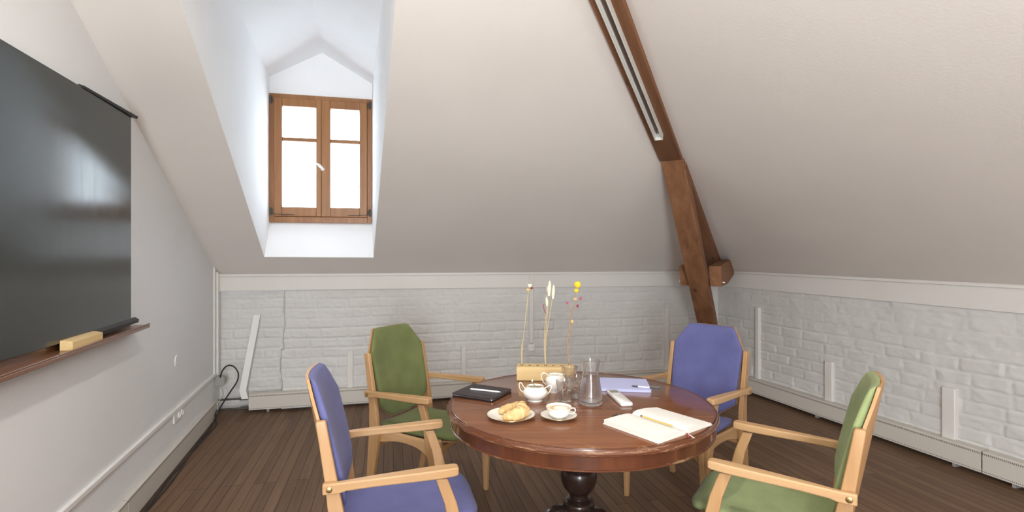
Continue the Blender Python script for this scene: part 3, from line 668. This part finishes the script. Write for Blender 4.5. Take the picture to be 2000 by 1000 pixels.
for i, p in enumerate(cp):
    f_ = i/(nn-1); t = (cp[min(i+1,nn-1)]-cp[max(i-1,0)]).normalized(); b = t.cross(up).normalized()
    r = .010+.022*math.sin(PI*f_)**.75; st = (f_*9) % 1; r *= (.90+.16*st) if .06 < f_ < .94 else (.8 if 0 < f_ < 1 else .45)
    row = []
    for k in range(22):
        a = 2*PI*k/22; rr = r*(1+.06*math.sin(3*a+f_*20)+.05*noise.noise(V(math.cos(a)*2, f_*9, math.sin(a)*2)))
        q = p+(math.cos(a)*b+math.sin(a)*up*.95)*rr; q.z = max(q.z, .0008); row.append(q)
    secs.append(row)
tag(mk('croissant', MB().loft(secs), M_cro, Matrix.Translation(V(PC.x+.010, PC.y, ZT+.0050)), smooth=True, ang=25), 'golden croissant curled on the white dessert plate', 'croissant')
# saucer and cup of coffee
SC = T(1091.3, 818); sa = thing('saucer', 'white saucer with gold edge under the coffee cup', 'saucer', put(SC))
mk('saucer_body', MB().lathe([(.0001,.004),(.026,.004),(.028,.0058),(.040,.0062),(.056,.0115),(.0755,.0180),(.0775,.0185),(.0775,.0168),(.072,.0145),(.056,.0080),(.040,.0020),(.036,.0),(.032,.0),(.0001,.001)], 72), M_porc, parent=sa, smooth=True, ang=60)
mk('gold_rim', MB().lathe([(.0770,.0187),(.0779,.0187),(.0779,.0166),(.0770,.0166)], 72, ring=True), M_gold, parent=sa, smooth=True)
cu = thing('coffee_cup', 'cream porcelain cup with cappuccino on a saucer', 'cup', Matrix.Translation(V(SC.x, SC.y, ZT+.0046)))
flute = lambda a, z: 1+.004*math.cos(14*a)
mk('cup_body', MB().lathe([(.0001,.0045),(.0200,.0045),(.030,.010),(.0395,.018),(.0445,.028),(.0475,.038),(.0530,.0468),(.0548,.0480),(.0556,.0470),(.0545,.0445),(.0500,.0375),(.0482,.0320),(.0462,.0235),(.0412,.0140),(.0310,.0060),(.0235,.0030),(.0235,.0),(.0205,.0),(.0200,.0030),(.0001,.0030)], 84, mod=flute), M_porc, parent=cu, smooth=True, ang=70)
mk('handle', MB().tube(smooth_path([(.0485,-.004,.037),(.058,-.006,.043),(.0665,-.007,.0415),(.0700,-.008,.034),(.0665,-.008,.0255),(.058,-.006,.0195),(.0455,-.004,.0195)], 6), .0022, 10), M_porc, parent=cu, smooth=True)
M_cof = mat('milk_foam', (.8,.6,.35), .5); n = N(M_cof); sx = n.n('ShaderNodeVectorMath', operation='LENGTH')
mp = n.n('ShaderNodeMapping'); mp.inputs['Location'].default_value = (-.008,-.003,0); mp.inputs['Scale'].default_value = (1,1,0); n.l(n.n('ShaderNodeTexCoord').outputs['Object'], mp.inputs[0])
n.l(mp.outputs[0], sx.inputs[0]); dd = n.math('ADD', n.math('MULTIPLY', sx.outputs['Value'], 18), n.math('MULTIPLY', n.noise(n.co((70,70,1)), 1, 3), .22))
n.l(n.ramp(dd, [(.56,(.95,.92,.86)),(.66,(.82,.62,.36)),(.80,(.60,.38,.17)),(.95,(.84,.70,.46))]), n.b.inputs['Base Color'])
mk('coffee', MB().lathe([(.0001,.0405),(.046,.0402),(.0474,.0398),(.0474,.0365),(.0001,.0365)], 60), M_cof, parent=cu, smooth=True)
# sugar bowl
BC = T(1045, 782); sb = thing('sugar_bowl', 'white porcelain sugar bowl with two looped handles', 'sugar bowl', put(BC))
mk('bowl_body', MB().lathe([(.0001,.008),(.030,.010),(.046,.020),(.0545,.034),(.0550,.046),(.047,.056),(.0390,.0600),(.0375,.0640),(.0385,.0685),(.0400,.0692),(.0410,.0685),(.0412,.0630),(.0430,.0605),(.0505,.0555),(.0600,.0440),(.0610,.0380),(.0565,.0245),(.0440,.0125),(.0330,.0062),(.0325,.0040),(.0365,.0),(.033,.0),(.029,.004),(.0001,.005)], 80), M_porc, parent=sb, smooth=True, ang=60)
M_sug = mat('raw_sugar', (.70,.62,.42), .85); n = N(M_sug); n.bump(n.noise(n.co((500,500,500)), 1, 2), 1.0, .002)
mk('sugar', MB().lathe([(.0001,.0535),(.03,.0525),(.0465,.0505),(.0495,.047),(.0001,.047)], 40), M_sug, parent=sb, smooth=True)
for s in (-1, 1):
    hp = smooth_path([(s*.046,0,.058),(s*.056,0,.066),(s*.064,0,.080),(s*.0705,0,.0845),(s*.0755,0,.079),(s*.0755,0,.066),(s*.0700,0,.050),(s*.0598,0,.040)] if s < 0 else [(s*.046,0,.058),(s*.058,0,.064),(s*.068,0,.071),(s*.0775,0,.069),(s*.0790,0,.060),(s*.0735,0,.048),(s*.066,0,.036),(s*.0575,0,.030)], 6)
    mk('handle', MB().tube(hp, .0023, 10), M_porc, parent=sb, smooth=True)
spn = MB().tube(smooth_path([(.018,.004,.0555),(.002,.000,.067),(-.010,-.006,.083),(-.013,-.008,.093)], 5), [.0018]*16, 8)
q = MB().ball((0,0,0), .012, 1.35, .85, .18, 14, 8); q.v = [(p[0]+.024, p[1]+.006, p[2]+.0545) for p in q.v]; spn.add(q.v, q.f)
q = MB().ball((0,0,0), .008, .8, .25, 1.1, 12, 8); q.v = [(p[0]-.0135, p[1]-.008, p[2]+.094) for p in q.v]; spn.add(q.v, q.f)
tag(mk('sugar_spoon', spn, M_steel, put(BC), smooth=True), 'small steel spoon standing in the sugar bowl', 'spoon')
# cream jug
JC = T(1084, 765); jg = thing('cream_jug', 'taller white porcelain jug behind the sugar bowl', 'jug', put(JC))
spout = lambda a, z: 1+(.28*max(0, math.cos(a-.15))**10*max(0, (z-.06)/.03) if z > .06 else 0)
mk('jug_body', MB().lathe([(.0001,.006),(.026,.008),(.038,.022),(.0455,.045),(.0470,.060),(.0410,.073),(.0325,.079),(.0330,.0865),(.0345,.088),(.0360,.0865),(.0350,.080),(.0440,.074),(.0500,.061),(.0488,.045),(.0415,.0205),(.0310,.0065),(.0320,.0),(.029,.0),(.025,.003),(.0001,.003)], 84, mod=spout), M_porc, parent=jg, smooth=True, ang=60)
mk('handle', MB().tube(smooth_path([(-.036,0,.080),(-.046,0,.092),(-.060,0,.094),(-.0695,0,.084),(-.0690,0,.068),(-.060,0,.050),(-.0465,0,.036)], 6), .0025, 10), M_porc, parent=jg, smooth=True)
mk('milk', MB().lathe([(.0001,.060),(.0460,.0595),(.044,.056),(.0001,.056)], 40), mat('milk', (.88,.86,.78), .3), parent=jg, smooth=True)
# wooden flower block with glass vials and dried stems
ZB = .0745
v0 = T(1009, 743.5); v1 = T(1127, 745.5); exb = (v1-v0).normalized(); VM = frame(V(v0.x, v0.y, ZT), exb); VL = .320; VD = .104
vb = thing('flower_block', 'long pale wooden vase block with seven holes', 'vase', VM)
xs = [.026+.0445*k for k in range(7)]
mk('block_body', MB().box(0, VL, 0, VD, 0, ZB), M_pale, parent=vb, bevel=.002)
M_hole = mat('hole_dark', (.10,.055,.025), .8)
for i, x in enumerate(xs):
    mk('bore_hole', MB().lathe([(.0001,ZB+.0002),(.0078,ZB+.0002),(.0078,ZB+.0005),(.0001,ZB+.0005)], 24, c=(x, VD*.5, 0)), M_hole, parent=vb)
for i in (0, 3, 6):
    mk('glass_vial', MB().lathe([(.0062,ZB+.0006),(.0068,ZB+.0006),(.0068,ZB+.008),(.0080,ZB+.009),(.0080,ZB+.010),(.0060,ZB+.010)], 24, c=(xs[i], VD*.5, 0), ring=True), M_glass, parent=vb, smooth=True)
def hb(x, y=VD*.5, z=ZB): return VM @ V(x, y, z)
def flower(name, label, mat_stem, stems, heads, cat='dried flower'):
    """stems: list of (world path, radius); heads: list of builders"""
    o = stems[0][0][0]; Mo = Matrix.Translation(o); t = thing(name, label, cat, Mo)
    for pth, r in stems: mk('stem', MB().tube(smooth_path([Vector(p)-o for p in pth], 5), r*1.7, 7), mat_stem, parent=t, smooth=True)
    for nm, fn, mm in heads: 
        mb = MB(); fn(mb, o); mk(nm, mb, mm, parent=t, smooth=True)
    return t
def at(u, y, Y): return V((u-CX)/FPX*Y, Y, zat(y, Y))
M_straw = mat('straw_stem', (.52,.42,.24), .7); M_stem2 = mat('brown_stem', (.36,.25,.17), .7)
M_yel = mat('yellow_petals', (.90,.62,.03), .7); M_cream = mat('cream_petals', (.88,.80,.52), .75); M_mar = mat('maroon_bud', (.28,.03,.08), .7)
M_whe = mat('pale_grass_head', (.80,.76,.56), .85); M_pink = mat('pink_bud', (.45,.10,.20), .7); M_bud = mat('tan_bud', (.62,.46,.20), .7)
hY = hb(xs[0]).y
def pom(c, r, n=90, seed=1):
    def f(mb, o):
        rnd = random.Random(seed); mb.ball(c-o, r*.7, n=12, m=8)
        for k in range(n):
            z = 1-2*(k+.5)/n; a = k*2.399; q = math.sqrt(1-z*z); d = V(q*math.cos(a), q*math.sin(a), z)
            mb.ball(c-o+d*r*.72, r*.28, 1, 1, 1, 6, 4)
    return f
def bud(c, r, sz=1.3):
    return lambda mb, o: mb.ball(c-o, r, 1, 1, sz, 12, 8)
def straw(c, r, k=12):
    def f(mb, o):
        mb.ball(c-o, r*.75, 1, 1, .9)
        for j in range(k):
            a = 2*PI*j/k; mb.ball(c-o+V(math.cos(a)*r*.55, math.sin(a)*r*.55, (j % 2)*r*.3), r*.42, 1, 1, 1.4, 8, 5)
    return f
B1 = hb(xs[0], z=ZB-.0+.002); B2 = hb(xs[3], z=ZB+.002); B3 = hb(xs[6], z=ZB+.002)
Y1, Y2, Y3 = B1.y, B2.y, B3.y
flower('strawflower_stem', 'dried stem with small cream blooms in the leftmost hole', M_straw,
    [([B1, at(1021,670,Y1), at(1026,625,Y1), at(1031,580,Y1), at(1032.5,568,Y1)], .0014), ([B1+V(-.001,.001,0), at(1018.5,690,Y1), at(1019,671,Y1)], .0016), ([at(1027,618,Y1), at(1029.5,600,Y1), at(1033,566,Y1)], .0009)],
    [('flower_head', straw(at(1035,558.5,Y1), .0125), M_cream), ('bud', straw(at(1031.5,566.5,Y1), .0098), mat('yellow_bud', (.72,.52,.14), .7)), ('bud', bud(at(1038.5,562.5,Y1-.006), .0075, 1), M_mar)])
def spike(u0, y0, u1, y1, r, Yq, seed):
    def f(mb, o):
        p0_, p1_ = at(u0, y0, Yq)-o, at(u1, y1, Yq)-o; rnd = random.Random(seed); nk = 26
        for i in range(nk):
            f_ = i/(nk-1); rr = r*math.sin(PI*(.12+.84*f_))**.6; c = p0_+(p1_-p0_)*f_
            for j in range(6):
                a = 2*PI*j/6+i*.5; mb.ball(c+V(math.cos(a), math.sin(a), 0)*rr*.6, rr*.5, .8, .8, 1.5, 6, 4)
        mb.tube([p0_, p1_], [r*.7, r*.35], 8)
    return f
flower('grass_bouquet', 'three pale fluffy grass heads in the middle hole of wooden block', M_straw,
    [([B2, at(1064,680,Y2), at(1067,640,Y2), at(1071,585,Y2)], .0013), ([B2+V(.002,0,0), at(1066,670,Y2), at(1073,620,Y2), at(1079,584,Y2)], .0012), ([B2+V(-.002,.001,0), at(1063,672,Y2), at(1065,630,Y2), at(1068.5,600,Y2)], .0012)],
    [('grass_head', spike(1072,577,1074,549,.0105,Y2-.004,1), M_whe), ('grass_head', spike(1080,583,1081.5,557,.0090,Y2,2), M_whe), ('grass_head', spike(1068.5,598,1067.5,580,.0075,Y2+.004,3), M_whe), ('grass_head', spike(1070,571,1069,560,.0055,Y2+.008,4), M_whe),
     ('dry_leaf', lambda mb, o: mb.tube(smooth_path([at(1066,612,Y2)-o, at(1062.5,604,Y2)-o, at(1061,597,Y2)-o, at(1063.5,593,Y2)-o], 5), [.0008]+[.0022]*14+[.0006], 7), M_mar)])
M_rstem = M_stem2
flower('yellow_flower_stem', 'dried stem with bright yellow bloom in the rightmost hole', M_rstem,
    [([B3, at(1108,680,Y3), at(1111,650,Y3), at(1115,620,Y3), at(1118,598,Y3)], .0023), ([at(1112,640,Y3), at(1118,606,Y3), at(1122,585,Y3), at(1126,566,Y3)], .0010), ([at(1116,612,Y3), at(1112,600,Y3), at(1108.5,592,Y3)], .0007), ([at(1118,606,Y3), at(1124,600,Y3), at(1127.5,597,Y3)], .0007), ([at(1121,594,Y3), at(1128,588,Y3), at(1133,583,Y3)], .0007), ([B3+V(.003,0,0), at(1111,690,Y3), at(1113,655,Y3), at(1117,632,Y3)], .0016)],
    [('yellow_bloom', pom(at(1128,556,Y3), .0195), M_yel), ('yellow_bloom', pom(at(1126,567.5,Y3+.004), .0125, 50), M_yel), ('bud', straw(at(1123.5,584.5,Y3), .0100), M_bud), ('bud', straw(at(1108,591.5,Y3), .0085), M_pink), ('bud', bud(at(1134,582.5,Y3), .0075), M_pink), ('bud', bud(at(1128,597.5,Y3), .0068), M_mar), ('bud', bud(at(1117.5,628.5,Y3-.005), .0090), M_bud)])
# tumblers
def facets(a, z): return 1-(.13*abs(math.sin(4.5*a)) if .012 < z < .062 else .0)
def tumbler(M, label, grp='clear drinking glasses beside the carafe'):
    t = thing('tumbler', label, 'glass', M, grp)
    outer = [(.0001,0),(.0300,0),(.0325,.0025),(.0330,.011),(.0352,.015),(.0378,.036),(.0362,.040),(.0392,.061),(.0380,.066),(.0415,.098),(.0420,.1005)]
    inner = [(.0409,.1010),(.0397,.098),(.0358,.062),(.0338,.040),(.0298,.013),(.0270,.0095),(.0001,.009)]
    mk('glass_body', MB().lathe(outer+inner, 72, mod=lambda a, z: facets(a, z)), M_glass, parent=t, smooth=True, ang=22); return t
G1 = T(1103, 783.5); tumbler(put(G1), 'faceted glass standing nearest, in front of the jug')
G2 = T(1113, 752.5); tumbler(put(G2), 'faceted glass standing farthest back, close in front of the wooden flower block')
G3 = T(1126.5, 775.5); tumbler(put(G3), 'faceted glass half hidden behind the carafe at its left')
# carafe
CC = T(1153.5, 789); ca = thing('carafe', 'clear glass carafe two thirds full of water', 'carafe', put(CC))
co_ = [(.0001,0),(.046,0),(.0530,.004),(.0556,.014),(.0550,.030),(.0500,.070),(.0440,.105),(.0385,.130),(.0362,.150),(.0368,.165),(.0400,.185),(.0447,.2055)]
ci_ = [(.0432,.2060),(.0384,.185),(.0350,.165),(.0344,.150),(.0367,.130),(.0422,.105),(.0482,.070),(.0530,.032),(.0530,.022),(.0480,.0135),(.0001,.0125)]
mk('carafe_body', MB().lathe(co_+ci_, 96), M_glass, parent=ca, smooth=True, ang=60)
wi = [(.0001,.0129),(.0478,.0139),(.0526,.0222),(.0526,.032),(.0478,.070),(.0418,.105),(.0363,.1300),(.0365,.1305),(.0001,.1300)]
mk('water', MB().lathe([(.0001,.0129),(.0478,.0139),(.0526,.0222),(.0526,.032),(.0478,.070),(.0418,.105),(.0366,.1285),(.0001,.1280)], 96), M_water, parent=ca, smooth=True, ang=40)
# lavender notebook + pen
q0, q1, q2 = T(1174, 764), T(1273, 767.5), T(1176, 742)
Mn = frame(V(q0.x, q0.y, ZT), q1-q0); NL = (q1-q0).length; ND = abs((Mn.inverted() @ V(q2.x, q2.y, ZT)).y)
nb = thing('closed_notebook', 'lavender closed notebook lying behind the carafe', 'notebook', Mn)
M_lav = mat('lavender_cover', (.52,.55,.84), .55); M_page = mat('paper', (.72,.70,.64), .8)
mk('page_block', slab(.003, NL-.003, .002, ND-.003, .002, .0105, .006), M_page, parent=nb)
mk('cover', slab(0, NL, 0, ND, .0107, .0130, .008, .0006), M_lav, parent=nb, smooth=True)
mk('back_cover', slab(0, NL, 0, ND, 0, .0019, .008, .0006), M_lav, parent=nb, smooth=True)
mk('spine', MB().box(.004, NL-.004, -.0018, -.0001, .0003, .0127), M_lav, parent=nb, bevel=.0006)
zp = ZT+.0130+.0048
a_, b_ = T(1234.5, 754, zp), T(1290, 758.5, zp); Mp = frame(a_, b_-a_); PLn = (b_-a_).length
pn = thing('felt_pen', 'dark fineliner pen with white barrel on the lavender notebook', 'pen', Mp)
M_dk = mat('pen_dark', (.05,.055,.065), .35)
mk('barrel', MB().tube([(.0301,0,0),(PLn*.62,0,0)], .0042, 14), M_white, parent=pn, smooth=True)
mk('cap', MB().tube([(PLn*.621,0,0),(PLn*.64,0,0),(PLn-.001,0,0),(PLn,0,0)], [.0044,.0046,.0046,.004], 14), M_dk, parent=pn, smooth=True)
mk('tail', MB().tube([(0,0,0),(.001,0,0),(.0300,0,0)], [.0030,.0042,.0042], 14), M_dk, parent=pn, smooth=True)
mk('clip', MB().box(PLn*.66, PLn-.002, -.001, .001, .0047, .0056), M_steel, parent=pn)
# small white remote
r0, r1, r2 = T(1213, 795), T(1238, 792), T(1184, 768)
Mr = frame(V(r0.x, r0.y, ZT), r1-r0); RW = .062; RL_ = (r2-r0).length
rvec = (Mr.inverted() @ V(r2.x, r2.y, ZT)); 
rm = thing('remote_control', 'white handheld remote with grey display beside the carafe', 'remote', frame(V(r0.x, r0.y, ZT), V(-(r2-r0).y, (r2-r0).x, 0)*-1))
W_ = .058; 
mk('remote_body', slab(0, W_, 0, RL_, 0, .017, .010, .003), M_white, parent=rm, smooth=True, ang=50)
mk('display', MB().box(.008, W_-.008, RL_-.056, RL_-.014, .0171, .0174), mat('lcd', (.24,.26,.21), .35), parent=rm)
mk('button', MB().box(.012, W_-.012, RL_-.080, RL_-.070, .0171, .0178), mat('remote_button', (.72,.72,.71), .4), parent=rm, bevel=.0003)
# open notebook
nA, nB, nC, nD = T(1180, 832, TZ+.004), T(1233, 811, TZ+.004), T(1342, 846, TZ+.004), T(1290, 873, TZ+.004)
Mo = frame(V(nB.x, nB.y, ZT), nC-nB); OL = (nC-nB).length                      # x along the spine, y toward the far page
li = Mo.inverted(); wl_ = -.87*((li @ V(nA.x,nA.y,ZT)).y+(li @ V(nD.x,nD.y,ZT)).y)/2
onb = thing('open_notebook', 'open notebook with handwritten pages at the right of the table', 'notebook', Mo)
WP = wl_; WR = WP*.98
def pages(sign, W, zf, mb):
    secs = []
    for k in range(15):
        t = k/14; y = sign*(.0015+W*t); z = zf(t); secs.append([V(.002, y, .0026), V(OL-.002, y, .0026), V(OL-.002, y, z), V(.002, y, z)])
    return mb.loft(secs)
M_write = mat('written_page', (.84,.83,.79), .8); n = N(M_write); sx = n.n('ShaderNodeSeparateXYZ'); n.l(n.n('ShaderNodeTexCoord').outputs['Object'], sx.inputs[0])
fr = n.math('ABSOLUTE', n.math('SUBTRACT', n.math('FRACT', n.math('MULTIPLY', sx.outputs[0], 1/.0085)), .5))
ln = n.math('LESS_THAN', fr, .18); sq = n.noise(n.co((260,90,1)), 1, 3, .6); sk = n.ramp(sq, [(.52,(0,0,0)),(.58,(1,1,1))]); lg = n.ramp(n.noise(n.co((118,7,1)), 1, 1), [(.40,(0,0,0)),(.46,(1,1,1))])
k = n.math('MULTIPLY', n.math('MULTIPLY', ln, sk), n.math('MULTIPLY', lg, .26)); n.l(n.mix(k, (.84,.83,.79), (.25,.26,.30)), n.b.inputs['Base Color'])
lp = mk('left_pages', pages(-1, WP-.003, lambda t: .0185-.0085*math.exp(-t*9)+.001*math.sin(t*3), MB()), [M_write, M_page], parent=onb, smooth=True, ang=30)
rp = mk('right_pages', pages(1, WR-.003, lambda t: .0085+.034*math.sqrt(t)*(1-t)**1.2, MB()), [M_write, M_page], parent=onb, smooth=True, ang=30)
for o_ in (lp, rp):
    for f_ in o_.data.polygons:
        if f_.normal.z < .5: f_.material_index = 1
M_cov = mat('light_cover', (.70,.66,.62), .6)
mk('cover', MB().box(-.001, OL+.001, -WP-.003, WR+.003, 0, .0024), M_cov, parent=onb, bevel=.0008)
M_red = mat('red_ribbon', (.42,.04,.06), .6); M_rw = mat('white_ribbon', (.72,.70,.68), .6)
for m_, dx, dy, nm, lab in ((M_red, .030, -.022, 'ribbon', 'red ribbon marker'), (M_rw, .046, -.013, 'ribbon', 'white ribbon marker')):
    secs = []
    for p in smooth_path([(OL-.004, dy*.2, .0040),(OL+.004, dy*.25, .0050),(OL+.012, dy*.5, .0030),(OL+dx, dy*1.6, .0012)], 6): secs.append([p+V(-.001,-.0028,0), p+V(.001,.0028,0), p+V(.001,.0028,.0005), p+V(-.001,-.0028,.0005)])
    rb = mk(nm, MB().loft(secs), m_, parent=onb); rb['label'] = lab
zpc = ZT+.0245
pa, pb = T(1251.5, 812, zpc), T(1320, 834.5, zpc); Mpc = frame(pa, pb-pa); PP = (pb-pa).length
pc = thing('pencil', 'yellow pencil lying across the open notebook', 'pencil', Mpc)
mk('pencil_shaft', MB().tube([(.009,0,0),(PP-.018,0,0)], .0036, 6), mat('pencil_yellow', (.66,.42,.10), .4), parent=pc)
mk('pencil_tip', MB().tube([(PP-.0179,0,0),(PP,0,0)], [.0034,.0004], 8), mat('pencil_wood', (.62,.44,.25), .7), parent=pc, smooth=True)
mk('pencil_end', MB().tube([(0,0,0),(.0089,0,0)], .0037, 8), mat('pencil_end', (.10,.075,.06), .5), parent=pc, smooth=True)
ba, bb = T(1196, 813.5, ZT+.0055), T(1229, 808.5, ZT+.0055); Mbp = frame(ba, bb-ba)
bp = thing('ballpoint_pen', 'black ballpoint pen poking out behind the open notebook', 'pen', Mbp)
mk('barrel', MB().tube([(0,0,0),(.004,0,0),(.014,0,0),(.066,0,0)], [.0012,.0032,.0052,.0050], 12), M_black, parent=bp, smooth=True)
mk('grip_ring', MB().tube([(.030,0,0),(.036,0,0)], .0054, 12), M_steel, parent=bp, smooth=True)
# ------------------------------------------------------------------ bare tree outside
rnd = random.Random(5); M_bark = mat('pale_bark', (.30,.30,.30), .9); mb = MB()
def grow(p, d, L, r, dep):
    pts = [p]; q = p
    for k in range(4):
        d = (d+V(rnd.uniform(-.22,.22), rnd.uniform(-.22,.22), rnd.uniform(-.1,.18))).normalized(); q = q+d*L/4; pts.append(q)
    mb.tube(pts, [r*(1-.09*k) for k in range(5)], 5 if dep > 1 else 7)
    if dep < 6:
        for k in range(3 if dep < 4 else 2):
            nd = (d+V(rnd.uniform(-.9,.9), rnd.uniform(-.6,.6), rnd.uniform(-.15,.6))).normalized(); grow(pts[rnd.choice((2,3,4))], nd, L*rnd.uniform(.6,.8), r*.55, dep+1)
grow(V(0,0,0), V(0,0,1), 6.0, .14, 0)
tag(mk('bare_tree', mb, M_bark, Matrix.Translation((-5.0, 14.0, -6.0)), smooth=True), 'leafless tree seen faintly through the lower window panes', 'tree')
bpy.context.view_layer.update()
